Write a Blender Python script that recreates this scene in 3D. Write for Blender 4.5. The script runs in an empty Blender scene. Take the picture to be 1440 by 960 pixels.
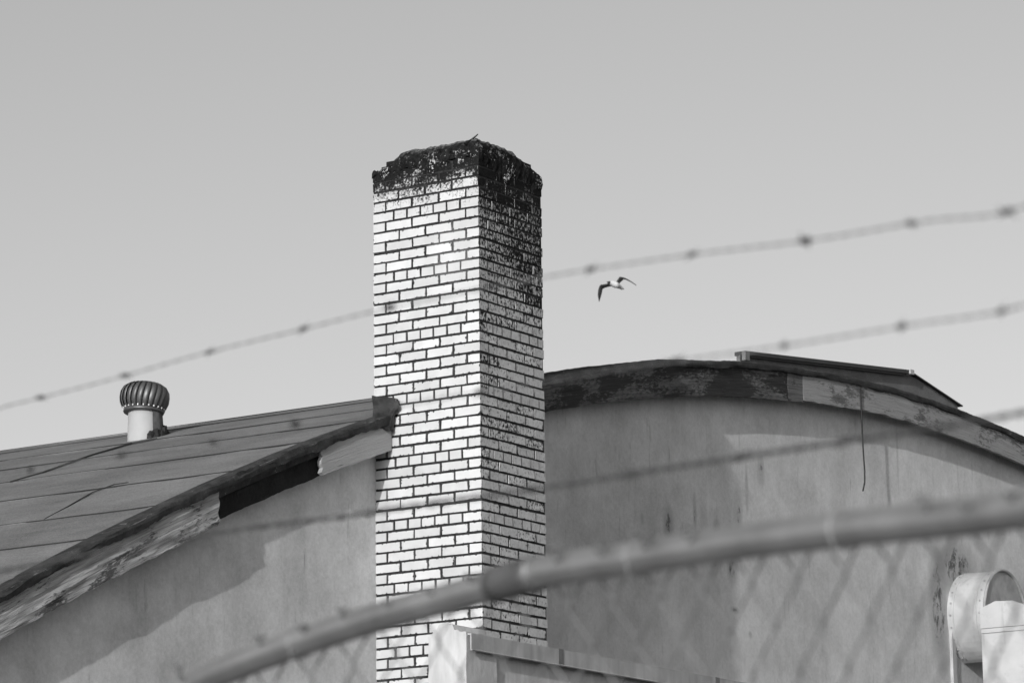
import bpy, bmesh, math, random
import numpy as np
from mathutils import Vector, Matrix, noise as mnoise

random.seed(7)
scene = bpy.context.scene
C = scene.collection

# ------------------------------------------------------------------ camera
FPX = 5290.0                      # focal length in pixels of the 1440-wide photograph
PITCH = math.atan(1110.0 / FPX)
ROLL = -0.012
CAM_Z = 1.6
cam_d = bpy.data.cameras.new('camera')
cam = bpy.data.objects.new('camera', cam_d)
C.objects.link(cam)
cam_d.sensor_width = 36.0
cam_d.lens = 36.0 * FPX / 1440.0
cam_d.clip_start = 0.1
cam_d.clip_end = 6000
cam_d.dof.use_dof = True
cam_d.dof.focus_distance = 25.2
cam_d.dof.aperture_fstop = 7.6
CAM_R = Matrix.Rotation(math.pi / 2 + PITCH, 3, 'X') @ Matrix.Rotation(ROLL, 3, 'Z')
cam.matrix_world = Matrix.Translation((0, 0, CAM_Z)) @ CAM_R.to_4x4()
scene.camera = cam

# ------------------------------------------------------------------ sky, sun, exposure
SUN_EL = math.radians(16.0)
SUN_TRAVEL_H = Vector((0.364, 0.931, 0)).normalized()     # where the sunlight goes
world = bpy.data.worlds.new('World')
scene.world = world
world.use_nodes = True
wn = world.node_tree.nodes
wl = world.node_tree.links
wn.clear()
sky = wn.new('ShaderNodeTexSky')
sky.sky_type = 'NISHITA'
sky.sun_disc = False
sky.sun_elevation = SUN_EL
sky.sun_rotation = math.radians(202.0)
sky.altitude = 0
sky.air_density = 1.0
sky.dust_density = 2.0
sky.ozone_density = 1.0
bw = wn.new('ShaderNodeRGBToBW')
bg = wn.new('ShaderNodeBackground')
bg.inputs['Strength'].default_value = 0.15
wo = wn.new('ShaderNodeOutputWorld')
wl.new(sky.outputs[0], bw.inputs[0])
wl.new(bw.outputs[0], bg.inputs['Color'])
wl.new(bg.outputs[0], wo.inputs[0])

sun_d = bpy.data.lights.new('sun', 'SUN')
sun_d.energy = 2.8
sun_d.angle = math.radians(0.6)
sun_d.color = (1, 1, 1)           # black-and-white photograph: neutral light
sun = bpy.data.objects.new('sun', sun_d)
C.objects.link(sun)
travel = Vector((SUN_TRAVEL_H.x * math.cos(SUN_EL), SUN_TRAVEL_H.y * math.cos(SUN_EL), -math.sin(SUN_EL)))
sun.rotation_euler = travel.to_track_quat('-Z', 'Y').to_euler()
sun.location = (-10, -25, 15)

scene.view_settings.view_transform = 'Standard'
scene.view_settings.look = 'None'
scene.view_settings.exposure = 0.06
scene.view_settings.gamma = 1.0
scene.view_settings.use_curve_mapping = False

# ------------------------------------------------------------------ frames
PHI = math.radians(33.4)
UR = Vector((math.sin(PHI), math.cos(PHI), 0))            # along the gable wall, to the right and away
NV = Vector((math.cos(PHI), -math.sin(PHI), 0))           # out of the gable wall
ROTZ = math.pi / 2 - PHI
CH_A = 0.772                                             # chimney width along the wall
CH_B = 0.865                                              # chimney depth out of the wall


def ray(px, py):
    return CAM_R @ Vector(((px - 720) / FPX, (480 - py) / FPX, -1))


CAMP = Vector((0, 0, CAM_Z))
_d = ray(676, 560)
CORNER = CAMP + _d * (24.3 / _d.y)                        # near vertical edge of the chimney
W0 = Vector((CORNER.x, CORNER.y, 0)) - NV * CH_B          # frame origin: on the wall plane, ground level


def world_pt(s, n, z):
    return W0 + UR * s + NV * n + Vector((0, 0, z))


def on_n(px, py, n):
    """pixel -> (s, z) on the vertical plane parallel to the wall, n metres in front of it"""
    d = ray(px, py)
    t = (n - (CAMP - W0).dot(NV)) / d.dot(NV)
    p = CAMP + d * t - W0
    return p.dot(UR), p.z


def on_s(px, py, s):
    d = ray(px, py)
    t = (s - (CAMP - W0).dot(UR)) / d.dot(UR)
    p = CAMP + d * t - W0
    return p.dot(NV), p.z


def at_depth(px, py, y):
    d = ray(px, py)
    return CAMP + d * (y / d.y)


# ------------------------------------------------------------------ mesh helpers
class MB:
    def __init__(self):
        self.v = []
        self.f = []
        self.m = []
        self.uv = {}

    def add(self, verts, faces, mi=0):
        o = len(self.v)
        self.v += [tuple(p) for p in verts]
        for f in faces:
            self.f.append([i + o for i in f])
            self.m.append(mi)
        return o

    def box(self, x0, x1, y0, y1, z0, z1, mi=0):
        vs = [(x, y, z) for z in (z0, z1) for y in (y0, y1) for x in (x0, x1)]
        self.add(vs, [(0, 2, 3, 1), (4, 5, 7, 6), (0, 1, 5, 4), (2, 6, 7, 3), (0, 4, 6, 2), (1, 3, 7, 5)], mi)

    def cbox(self, x0, x1, y0, y1, z0, z1, c=0.003, jit=0.0, mi=0, faces=None, side_mi=None):
        """box with all edges chamfered"""
        vs, idx = [], {}
        X, Y, Z = (x0, x1), (y0, y1), (z0, z1)
        for ix in (0, 1):
            for iy in (0, 1):
                for iz in (0, 1):
                    j = [random.uniform(-jit, jit) for _ in range(3)]
                    cx, cy, cz = X[ix] + j[0], Y[iy] + j[1], Z[iz] + j[2]
                    sx, sy, sz = (1 - 2 * ix), (1 - 2 * iy), (1 - 2 * iz)
                    idx[ix, iy, iz, 'x'] = len(vs); vs.append((cx, cy + sy * c, cz + sz * c))
                    idx[ix, iy, iz, 'y'] = len(vs); vs.append((cx + sx * c, cy, cz + sz * c))
                    idx[ix, iy, iz, 'z'] = len(vs); vs.append((cx + sx * c, cy + sy * c, cz))
        fs = []
        q = [(0, 0), (1, 0), (1, 1), (0, 1)]
        for k in (0, 1):
            a = [idx[k, i, j, 'x'] for i, j in q]; fs.append(a if k else a[::-1])
            a = [idx[i, k, j, 'y'] for i, j in q]; fs.append(a[::-1] if k else a)
            a = [idx[i, j, k, 'z'] for i, j in q]; fs.append(a if k else a[::-1])
        for i in (0, 1):
            for j in (0, 1):
                fs.append([idx[0, i, j, 'y'], idx[1, i, j, 'y'], idx[1, i, j, 'z'], idx[0, i, j, 'z']])
                fs.append([idx[i, 0, j, 'x'], idx[i, 1, j, 'x'], idx[i, 1, j, 'z'], idx[i, 0, j, 'z']])
                fs.append([idx[i, j, 0, 'x'], idx[i, j, 1, 'x'], idx[i, j, 1, 'y'], idx[i, j, 0, 'y']])
                for k in (0, 1):
                    fs.append([idx[i, j, k, 'x'], idx[i, j, k, 'y'], idx[i, j, k, 'z']])
        # de-duplicate corner triangles
        seen, out = set(), []
        for f in fs:
            key = tuple(sorted(f))
            if key not in seen:
                seen.add(key); out.append(f)
        o = self.add(vs, out, mi)
        if side_mi is not None:                            # only the named faces keep material mi
            keep = set()
            for nm in faces:
                k = 0 if nm[1] == '0' else 1
                ax = nm[0]
                if ax == 'x':
                    keep.add(tuple(sorted(idx[k, i, j, 'x'] for i, j in q)))
                elif ax == 'y':
                    keep.add(tuple(sorted(idx[i, k, j, 'y'] for i, j in q)))
            n0 = len(self.m) - len(out)
            for i, f in enumerate(out):
                if tuple(sorted(f)) not in keep:
                    self.m[n0 + i] = side_mi

    def tube(self, pts, rad, n=8, caps=True, mi=0):
        pts = [Vector(p) for p in pts]
        N = len(pts)
        rads = rad if isinstance(rad, (list, tuple)) else [rad] * N
        o = len(self.v)
        prev = None
        for i, p in enumerate(pts):
            t = (pts[min(i + 1, N - 1)] - pts[max(i - 1, 0)]).normalized()
            if prev is None:
                a = Vector((0, 0, 1)) if abs(t.z) < 0.9 else Vector((1, 0, 0))
                u = t.cross(a).normalized()
            else:
                u = (prev - t * prev.dot(t)).normalized()
            prev = u
            w = t.cross(u)
            for k in range(n):
                an = 2 * math.pi * k / n
                self.v.append(tuple(p + (u * math.cos(an) + w * math.sin(an)) * rads[i]))
        for i in range(N - 1):
            for k in range(n):
                self.f.append([o + i * n + k, o + i * n + (k + 1) % n, o + (i + 1) * n + (k + 1) % n, o + (i + 1) * n + k])
                self.m.append(mi)
        if caps:
            self.f.append([o + k for k in range(n)][::-1]); self.m.append(mi)
            self.f.append([o + (N - 1) * n + k for k in range(n)]); self.m.append(mi)

    def lathe(self, prof, n=24, mi=0, close=True):
        o = len(self.v)
        for r, z in prof:
            for k in range(n):
                a = 2 * math.pi * k / n
                self.v.append((r * math.cos(a), r * math.sin(a), z))
        P = len(prof)
        for i in range(P - 1):
            for k in range(n):
                self.f.append([o + i * n + k, o + i * n + (k + 1) % n, o + (i + 1) * n + (k + 1) % n, o + (i + 1) * n + k])
                self.m.append(mi)
        if close:
            self.f.append([o + k for k in range(n)][::-1]); self.m.append(mi)
            self.f.append([o + (P - 1) * n + k for k in range(n)]); self.m.append(mi)

    def prism(self, poly, axis_pts):
        """poly: list of 3D points; extruded by vector axis_pts"""
        n = len(poly)
        a = [Vector(p) for p in poly]
        b = [p + Vector(axis_pts) for p in a]
        fs = [list(range(n)), list(range(2 * n - 1, n - 1, -1))]
        for i in range(n):
            fs.append([i, i + n, (i + 1) % n + n, (i + 1) % n])
        self.add(a + b, fs)

    def grid(self, fn, nu, nv, mi=0, closed_v=False):
        """fn(i, j) -> point"""
        o = len(self.v)
        for i in range(nu):
            for j in range(nv):
                self.v.append(tuple(fn(i, j)))
        for i in range(nu - 1):
            for j in range(nv if closed_v else nv - 1):
                j2 = (j + 1) % nv
                self.f.append([o + i * nv + j, o + (i + 1) * nv + j, o + (i + 1) * nv + j2, o + i * nv + j2])
                self.m.append(mi)
        return o

    def mesh(self, name, mats, smooth=False, uv=None):
        me = bpy.data.meshes.new(name)
        me.from_pydata(self.v, [], self.f)
        if not isinstance(mats, (list, tuple)):
            mats = [mats]
        for m in mats:
            me.materials.append(m)
        me.polygons.foreach_set('material_index', self.m)
        bm = bmesh.new(); bm.from_mesh(me)
        bmesh.ops.recalc_face_normals(bm, faces=bm.faces)
        bm.to_mesh(me); bm.free()
        if smooth:
            me.polygons.foreach_set('use_smooth', [True] * len(me.polygons))
        if uv:
            lay = me.uv_layers.new(name='UVMap')
            for lp in me.loops:
                lay.data[lp.index].uv = uv(me.vertices[lp.vertex_index].co)
        me.update()
        return me

    def build(self, name, mats, parent=None, smooth=False, uv=None, loc=(0, 0, 0)):
        return link(name, self.mesh(name, mats, smooth, uv), parent, loc)


def link(name, data, parent=None, loc=(0, 0, 0)):
    o = bpy.data.objects.new(name, data)
    C.objects.link(o)
    o.parent = parent
    o.location = loc
    return o


def thing(name, label, cat, loc=(0, 0, 0), rotz=0.0, group=None):
    o = link(name, None, None, loc)
    o.rotation_euler = (0, 0, rotz)
    o['label'] = label
    o['category'] = cat
    if group:
        o['group'] = group
    return o


def tag(o, label, cat, group=None):
    o['label'] = label; o['category'] = cat
    if group:
        o['group'] = group
    return o


def nz(x, y, z, sc=1.0):
    return mnoise.noise(Vector((x * sc, y * sc, z * sc)))


# ------------------------------------------------------------------ materials
class NT:
    def __init__(self, name, rough=0.85, metal=0.0):
        self.mat = bpy.data.materials.new(name)
        self.mat.use_nodes = True
        self.t = self.mat.node_tree
        self.b = self.t.nodes['Principled BSDF']
        self.b.inputs['Roughness'].default_value = rough
        self.b.inputs['Metallic'].default_value = metal
        self.b.inputs['Specular IOR Level'].default_value = 0.3
        self._tc = None

    def new(self, typ, **kw):
        n = self.t.nodes.new(typ)
        for k, v in kw.items():
            setattr(n, k, v)
        return n

    def put(self, sock, val):
        if hasattr(val, 'is_linked') or isinstance(val, bpy.types.NodeSocket):
            self.t.links.new(val, sock)
        else:
            sock.default_value = val

    def coords(self, obj=None, out='Object'):
        n = self.new('ShaderNodeTexCoord')
        if obj:
            n.object = obj
        return n.outputs[out]

    def mapping(self, vec, scale=(1, 1, 1), loc=(0, 0, 0), rot=(0, 0, 0)):
        n = self.new('ShaderNodeMapping')
        self.put(n.inputs['Vector'], vec)
        n.inputs['Scale'].default_value = scale
        n.inputs['Location'].default_value = loc
        n.inputs['Rotation'].default_value = rot
        return n.outputs[0]

    def noise(self, vec, scale=5, detail=4, rough=0.55, dist=0.0):
        n = self.new('ShaderNodeTexNoise')
        self.put(n.inputs['Vector'], vec)
        n.inputs['Scale'].default_value = scale
        n.inputs['Detail'].default_value = detail
        n.inputs['Roughness'].default_value = rough
        n.inputs['Distortion'].default_value = dist
        return n.outputs['Fac']

    def math(self, op, a, b=0.0, c=None, clamp=False):
        n = self.new('ShaderNodeMath', operation=op, use_clamp=clamp)
        self.put(n.inputs[0], a); self.put(n.inputs[1], b)
        if c is not None:
            self.put(n.inputs[2], c)
        return n.outputs[0]

    def map(self, v, a, b, c=0.0, d=1.0, smooth=False, clamp=True):
        n = self.new('ShaderNodeMapRange', interpolation_type='SMOOTHSTEP' if smooth else 'LINEAR')
        if not smooth:
            n.clamp = clamp
        self.put(n.inputs['Value'], v)
        for k, x in (('From Min', a), ('From Max', b), ('To Min', c), ('To Max', d)):
            self.put(n.inputs[k], x)
        return n.outputs['Result']

    def mix(self, fac, a, b):
        """grey values (floats or sockets)"""
        n = self.new('ShaderNodeMix', data_type='FLOAT')
        self.put(n.inputs['Factor'], fac)
        self.put(n.inputs['A'], a)
        self.put(n.inputs['B'], b)
        return n.outputs['Result']

    def sep(self, vec):
        n = self.new('ShaderNodeSeparateXYZ')
        self.put(n.inputs[0], vec)
        return n.outputs

    def colour(self, val):
        if isinstance(val, (int, float)):
            self.b.inputs['Base Color'].default_value = (val, val, val, 1)
            return
        n = self.new('ShaderNodeCombineColor')
        for k in range(3):
            self.t.links.new(val, n.inputs[k])
        self.t.links.new(n.outputs[0], self.b.inputs['Base Color'])

    def bump(self, h, strength=0.4, dist=0.01):
        n = self.new('ShaderNodeBump')
        n.inputs['Strength'].default_value = strength
        n.inputs['Distance'].default_value = dist
        self.put(n.inputs['Height'], h)
        self.t.links.new(n.outputs[0], self.b.inputs['Normal'])


def simple(name, val, rough=0.8, metal=0.0, var=0.25, scale=12, bump=0.2, bscale=80, bdist=0.003):
    m = NT(name, rough, metal)
    co = m.coords()
    f = m.noise(co, scale, 5)
    m.colour(m.map(f, 0.25, 0.75, val * (1 - var), val * (1 + var)))
    if bump:
        m.bump(m.noise(co, bscale, 3), bump, bdist)
    return m.mat


# ------------------------------------------------------------------ ground
g = MB()
g.add([(-3000, -3000, 0), (3000, -3000, 0), (3000, 3000, 0), (-3000, 3000, 0)], [(0, 1, 2, 3)])
gm = NT('ground_gravel', 0.95)
gc = gm.coords()
gm.colour(gm.map(gm.noise(gc, 3, 8), 0.3, 0.7, 0.07, 0.14))
gm.bump(gm.noise(gc, 40, 3), 0.5, 0.02)
go = g.build('ground', gm.mat)
go['kind'] = 'structure'

# ------------------------------------------------------------------ the arch of the roof
NF = 0.15                                                  # fascia face, metres in front of the wall
trace_top = [(19, 831), (111, 785), (167, 756), (209, 731), (271, 702), (324, 676), (397, 647), (434, 635),
             (496, 615), (540, 600), (765, 525), (835, 518), (910, 517), (985, 517), (1030, 519), (1110, 526),
             (1168, 534), (1229, 546), (1284, 559), (1336, 577), (1382, 594), (1425, 618)]
_pts = np.array([on_n(x, y, NF) for x, y in trace_top])
POLY = np.polyfit(_pts[:, 0], _pts[:, 1], 4)
_ss = np.linspace(4, 11, 400)
S_PEAK = float(_ss[np.argmax(np.polyval(POLY, _ss))])
S_MINT, S_MAXT = float(_pts[0, 0]), float(_pts[-1, 0])
S_L = -9.0
S_R = 2 * S_PEAK - S_L


def arch(s):
    """height of the top of the fascia"""
    if s > S_MAXT:                                         # past the photograph: continue the right-hand slope
        k = float(np.polyval(np.polyder(POLY), S_MAXT))
        z0 = float(np.polyval(POLY, S_MAXT))
        return z0 + k * (s - S_MAXT) - 0.022 * (s - S_MAXT) ** 2
    if s < S_MINT:
        k = float(np.polyval(np.polyder(POLY), S_MINT))
        z0 = float(np.polyval(POLY, S_MINT))
        return z0 + k * (s - S_MINT) - 0.02 * (s - S_MINT) ** 2
    return float(np.polyval(POLY, s))


def arc_u(s):
    return s * 1.06


ROOF_T = 0.035                                             # roof skin above the fascia top

# ------------------------------------------------------------------ warehouse materials
wh = thing('warehouse', 'weathered stucco warehouse with a curved barrel roof and rotten fascia boards', 'warehouse',
           W0, ROTZ)

st = NT('stucco', 0.95)
sc_ = st.coords(wh)
big = st.noise(sc_, 0.55, 4, 0.6)
mid = st.noise(sc_, 3.0, 6, 0.65)
fine = st.noise(sc_, 45, 5, 0.8)
streak = st.noise(st.mapping(sc_, (5, 5, 0.8)), 1.0, 7, 0.7, 0.5)
streak2 = st.noise(st.mapping(sc_, (22, 22, 2.6), (3, 1, 2)), 1.0, 4, 0.7)
val = st.math('ADD', st.map(big, 0.3, 0.7, 0.45, 0.68), st.map(mid, 0.3, 0.7, -0.10, 0.07))
val = st.math('ADD', val, st.map(streak, 0.35, 0.8, 0.015, -0.06))
val = st.math('ADD', val, st.map(fine, 0.3, 0.7, -0.075, 0.075))
drips = st.map(streak2, 0.57, 0.70, 0.0, 0.75, smooth=True)
drips = st.math('MULTIPLY', drips, st.map(streak, 0.48, 0.62, 0.0, 1.0, smooth=True))
val = st.mix(st.math('MULTIPLY', drips, 0.6), val, 0.13)
# a few spots where the render has gone black
sx = st.sep(sc_)
fl = st.noise(st.mapping(sc_, (17, 17, 10)), 1.0, 7, 0.75, 0.2)
for (px, py, rs, rz, amt) in ((940, 735, 0.055, 0.10, 1.0), (1030, 798, 0.06, 0.09, 0.9), (1038, 725, 0.05, 0.18, 0.8), (977, 720, 0.02, 0.11, 0.8), (1008, 742, 0.04, 0.06, 0.75), (1050, 688, 0.02, 0.14, 0.8), (903, 729, 0.02, 0.03, 0.7), (1033, 765, 0.05, 0.06, 1.0),
                              (1345, 797, 0.26, 0.17, 1.2), (1320, 850, 0.13, 0.40, 1.1), (1070, 660, 0.04, 0.10, 0.7), (990, 728, 0.04, 0.08, 0.5),
                              (1033, 857, 0.05, 0.02, 0.9), (1055, 892, 0.02, 0.02, 0.9), (1262, 640, 0.012, 0.25, 0.5)):
    s0, z0 = on_n(px, py, 0.012)
    dx = st.math('DIVIDE', st.math('SUBTRACT', sx[0], s0), rs)
    dz = st.math('DIVIDE', st.math('SUBTRACT', sx[2], z0), rz)
    d2 = st.math('ADD', st.math('MULTIPLY', dx, dx), st.math('MULTIPLY', dz, dz))
    k = st.math('MULTIPLY', st.map(d2, 0.0, 1.6, 1.0, 0.0), amt)
    k = st.map(st.math('ADD', st.math('MULTIPLY', k, 0.55), st.math('MULTIPLY', st.math('SUBTRACT', fl, 0.5), st.math('MULTIPLY', st.math('ADD', k, 0.05), 3.2))), 0.34, 0.80, 0.0, 0.85, smooth=True)
    halo = st.math('MULTIPLY', st.map(d2, 0.0, 3.2, 0.62 * amt, 0.0, smooth=True), st.map(mid, 0.35, 0.65, 0.35, 1.0))
    val = st.mix(halo, val, 0.13)
    val = st.mix(k, val, 0.05)
st.colour(val)
st.bump(st.math('ADD', st.math('MULTIPLY', fine, 0.4), mid), 0.25, 0.012)
M_STUCCO = st.mat

fe = NT('roofing_felt', 0.95)
fc = fe.coords(wh)
v = fe.math('ADD', fe.map(fe.noise(fc, 1.2, 5), 0.3, 0.7, 0.125, 0.185), fe.map(fe.noise(fe.mapping(fc, (6, 1.5, 6)), 1.0, 7, 0.7), 0.3, 0.7, -0.03, 0.03))
v = fe.math('ADD', v, fe.map(fe.noise(fc, 70, 4, 0.8), 0.3, 0.7, -0.06, 0.06))
oi = fe.new('ShaderNodeObjectInfo').outputs['Random']
tp = fe.map(fe.noise(fe.mapping(fc, (2.2, 0.9, 2.2)), 1.0, 7, 0.75), 0.60, 0.70, 0, 0.45, smooth=True)
v = fe.mix(tp, v, 0.07)
v = fe.math('MULTIPLY', v, fe.map(oi, 0, 1, 0.97, 1.03))
fe.colour(v)
fe.bump(fe.math('ADD', fe.noise(fc, 90, 3), fe.math('MULTIPLY', fe.noise(fc, 5, 4), 1.5)), 0.5, 0.012)
M_FELT = fe.mat

le = NT('felt_edge', 0.9)
lc = le.coords(wh)
n1 = le.noise(lc, 9, 6, 0.65)
n2 = le.noise(lc, 70, 4, 0.7)
v = le.map(n1, 0.3, 0.7, 0.012, 0.052)
v = le.mix(le.map(le.math('ADD', n2, le.math('MULTIPLY', n1, 0.6)), 0.97, 1.08, 0, 0.6, smooth=True), v, 0.42)
le.colour(v)
le.bump(le.math('ADD', n1, le.math('MULTIPLY', n2, 0.4)), 0.8, 0.02)
M_EDGE = le.mat
M_TAR = simple('tar', 0.022, 0.7, var=0.3, bump=0.5, bscale=30, bdist=0.01)
M_VOID = simple('eave_shade_black', 0.012, 0.95, var=0.5, scale=6, bump=0.8, bscale=20, bdist=0.02)  # near-black colour holds the shade under the eave


def wood(name, lo, hi, dark, thr, peel=0.0):
    m = NT(name, 0.9)
    u = m.new('ShaderNodeUVMap').outputs[0]
    grain = m.noise(m.mapping(u, (2.2, 60, 1)), 1.0, 6, 0.7, 0.6)
    patch = m.noise(m.mapping(u, (1.6, 5, 1)), 1.0, 6, 0.65, 0.4)
    sp = m.noise(m.mapping(u, (18, 60, 1)), 1.0, 4, 0.7)
    v_ = m.map(grain, 0.3, 0.7, lo, hi)
    k = m.map(m.math('ADD', patch, m.math('MULTIPLY', m.math('SUBTRACT', sp, 0.5), 0.5)), thr, thr + 0.09, 0, 1, smooth=True)
    dk = m.math('MULTIPLY', m.map(grain, 0.3, 0.7, 0.45, 1.35), m.math('MULTIPLY', m.map(sp, 0.25, 0.75, 0.5, 1.5), dark))
    v_ = m.mix(m.math('MULTIPLY', k, 0.9), v_, dk)
    cr = m.map(m.noise(m.mapping(u, (5, 130, 1)), 1.0, 3, 0.6, 1.0), 0.66, 0.72, 0, 0.8, smooth=True)
    v_ = m.mix(cr, v_, 0.03)
    m.colour(v_)
    m.bump(m.math('ADD', grain, m.math('MULTIPLY', sp, 0.6)), 0.7, 0.014)
    return m.mat


M_WOOD_ROT = wood('rotten_fascia_wood', 0.16, 0.52, 0.05, 0.52)
M_WOOD_GREY = wood('grey_painted_fascia', 0.30, 0.37, 0.13, 0.70)
M_WOOD_BLACK = wood('black_stained_fascia', 0.02, 0.06, 0.14, 0.47)
M_WOOD_BLACK2 = wood('black_smoke_stained_fascia', 0.014, 0.045, 0.12, 0.50)
M_WOOD_MID = wood('half_stained_fascia', 0.05, 0.20, 0.02, 0.50)
M_WOOD_PALE = wood('pale_fascia', 0.24, 0.36, 0.11, 0.52)


def P(s, n, z):
    """wall frame -> local coordinates of an object placed at W0 with ROTZ"""
    return (s, -n, z)


# gable wall: subdivided sheet with thickness
mb = MB()
NSW = 90
ss = [S_L + (S_R - S_L) * i / NSW for i in range(NSW + 1)]
for n_ in (0.012, -0.25):
    mb.grid(lambda i, j: P(ss[i], n_, (arch(ss[i]) - 0.004) * j / 4), NSW + 1, 5)
o1 = (NSW + 1) * 5
for i in range(NSW):
    a, b = i * 5 + 4, (i + 1) * 5 + 4
    mb.f.append([a, b, b + o1, a + o1]); mb.m.append(0)
mb.build('gable_wall', M_STUCCO, wh)

# rear gable and long side walls
DEPTH = 24.0
mb = MB()
mb.grid(lambda i, j: P(ss[i], -DEPTH, (arch(ss[i]) - 0.004) * j / 4), NSW + 1, 5)
mb.build('rear_wall', M_STUCCO, wh)
for nm, s0 in (('side_wall', S_L), ('side_wall', S_R)):
    mb = MB()
    mb.box(s0 - 0.1, s0 + 0.1, 0.3, DEPTH - 0.05, 0, arch(s0) - 0.01)
    mb.build(nm, M_STUCCO, wh)

# roof deck
mb = MB()
NB = 14
bs = [S_L - 0.2 + (S_R - S_L + 0.4) * i / 150 for i in range(151)]
for dz in (0.0, ROOF_T - 0.012):
    mb.grid(lambda i, j: P(bs[i], NF - 0.03 - (DEPTH + 0.1) * j / NB, arch(bs[i]) + 0.002 + dz), 151, NB + 1)
roof = mb.build('roof', M_TAR, wh)

# roofing strips laid along the building, edges picked from the seams in the photograph
seam_px = [(15, 772), (15, 738), (15, 704), (15, 678), (15, 660), (15, 647)]


def seam_s(px, py):
    """s of the generator whose image passes through this pixel"""
    best = None
    for k in range(1400):
        s = -4.2 + k * 0.005
        n_, z_ = on_s(px, py, s)
        e = abs(z_ - arch(s) - ROOF_T)
        if best is None or e < best[0]:
            best = (e, s)
        if s > 2.6:
            break
    return best[1]


seams = sorted(seam_s(x, y) for x, y in seam_px)
print('seams', [round(x, 2) for x in seams], 'peak', S_PEAK)
edges = list(seams)
while edges[0] > S_L:
    edges.insert(0, edges[0] - 0.86)
edges[0] = S_L - 0.2
while edges[-1] < S_R:
    edges.append(edges[-1] + 0.86)
edges[-1] = S_R + 0.2


def roof_z(s, lift=0.0):
    return arch(s) + ROOF_T + lift


for i in range(len(edges) - 1):
    a, b = edges[i], edges[i + 1]
    mb = MB()
    K, L_ = 8, 16
    up = 1 if (a + b) / 2 < S_PEAK else -1

    def sf(i_, j_, a=a, b=b):
        t = i_ / K
        wob = 0.012 * nz(j_ * 0.9, a, 3.1) if i_ in (0, K) else 0
        return a + (b - a) * t + wob, t

    def top(i_, j_):
        s, t = sf(i_, j_)
        tt = (1 - t) if up == 1 else t
        n_ = NF + 0.015 - (DEPTH + 0.05) * (j_ / L_) ** 2.2
        ripple = 0.006 * nz(s * 2, n_ * 0.7, 5)
        return P(s, n_, roof_z(s, 0.003 * tt + ripple))

    def bot(i_, j_):
        p = top(i_, j_)
        return (p[0], p[1], p[2] - 0.016)
    o_ = mb.grid(top, K + 1, L_ + 1)
    o2 = mb.grid(bot, K + 1, L_ + 1)
    for j in range(L_):
        for q in (0, K):
            r = q * (L_ + 1)
            mb.f.append([o_ + r + j, o_ + r + j + 1, o2 + r + j + 1, o2 + r + j]); mb.m.append(0)
    for k in range(K):
        for q in (0, L_):
            mb.f.append([o_ + k * (L_ + 1) + q, o_ + (k + 1) * (L_ + 1) + q, o2 + (k + 1) * (L_ + 1) + q, o2 + k * (L_ + 1) + q]); mb.m.append(0)
    mb.build('roofing_strip', M_FELT, roof, smooth=False)


def seam_line(pts, w=0.02, name='tar_seam', h=0.012):
    """flat bead of tar following (s, n) points on the roof"""
    mb = MB()

    def fn(i, j):
        s, n_ = pts[i]
        s2, n2 = pts[min(i + 1, len(pts) - 1)]
        s1, n1 = pts[max(i - 1, 0)]
        t = Vector((s2 - s1, n2 - n1, 0)).normalized()
        q = Vector((-t.y, t.x, 0))
        ww = w * (1 + 0.45 * nz(i * 0.7, s, n_))
        off = (-1, -0.6, 0.6, 1)[j] * ww / 2
        zz = (0.0, h, h, 0.0)[j]
        p = Vector((s, n_, 0)) + q * off
        return P(p.x, p.y, roof_z(p.x) + 0.003 + zz)
    mb.grid(fn, len(pts), 4)
    return mb.build(name, M_TAR, roof)


for s_ in seams:
    seam_line([(s_ + 0.014 * nz(k * 0.35, s_ * 3, 1.7), 0.02 - 10.5 * (k / 60) ** 1.4) for k in range(61)], w=0.011, h=0.005)
for s_ in edges:
    if s_ > seams[-1] + 0.1 and s_ < 4:
        seam_line([(s_ + 0.01 * nz(k * 0.4, s_, 0), 0.02 - 10.5 * k / 30) for k in range(31)], w=0.009, h=0.005)


def roof_px(px, py):
    """pixel -> (s, n) on the visible side of the roof"""
    s = seam_s(px, py)
    return s, on_s(px, py, s)[0]


def px_line(pl, w, k=14):
    a = [roof_px(*p) for p in pl]
    out = []
    for i in range(len(a) - 1):
        for q in range(k):
            t = q / k
            out.append((a[i][0] * (1 - t) + a[i + 1][0] * t, a[i][1] * (1 - t) + a[i + 1][1] * t))
    out.append(a[-1])
    return out


seam_line(px_line([(15, 679), (60, 666), (130, 641), (185, 625), (221, 618)], 0.03), 0.022)
seam_line(px_line([(62, 731), (95, 713), (130, 693), (160, 682), (180, 679)], 0.03), 0.014, h=0.005)

# felt folded over the roof edge
def edge_drop(s):
    if s < 0:
        return 0.047
    return 0.042


mb = MB()
NS = 1500
es = [S_L + (S_R - S_L) * (i / NS) for i in range(NS + 1)]
prof = [(-0.16, 0.004), (-0.08, 0.012), (-0.02, 0.016), (0.012, 0.010), (0.022, -0.004), (0.024, -0.5), (0.020, -1.0), (0.006, -1.0), (0.005, -0.4), (-0.02, -0.1), (-0.16, -0.02)]


def edge_fn(i, j):
    s = es[i]
    dn, dz = prof[j]
    d = edge_drop(s)
    left = 1.0 if s < 0 else 0.4
    r = nz(s * 5, j * 0.9, 2.0) * 0.012 * left + nz(s * 17, j * 1.3, 8.0) * 0.010 * left + nz(s * 50, j * 0.6, 8.0) * 0.004 * left + nz(s * 1.3, 0, 4.0) * 0.01
    z = roof_z(s, 0.0) + (dz if dz > -0.3 else dz * d * (1 + 0.4 * nz(s * 3.1, 1, j))) + r * (1 if 1 <= j <= 7 else 0)
    bulge = left * 0.012 * nz(s * 4, 3, j)
    return P(s, NF + dn + bulge, z)


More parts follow.
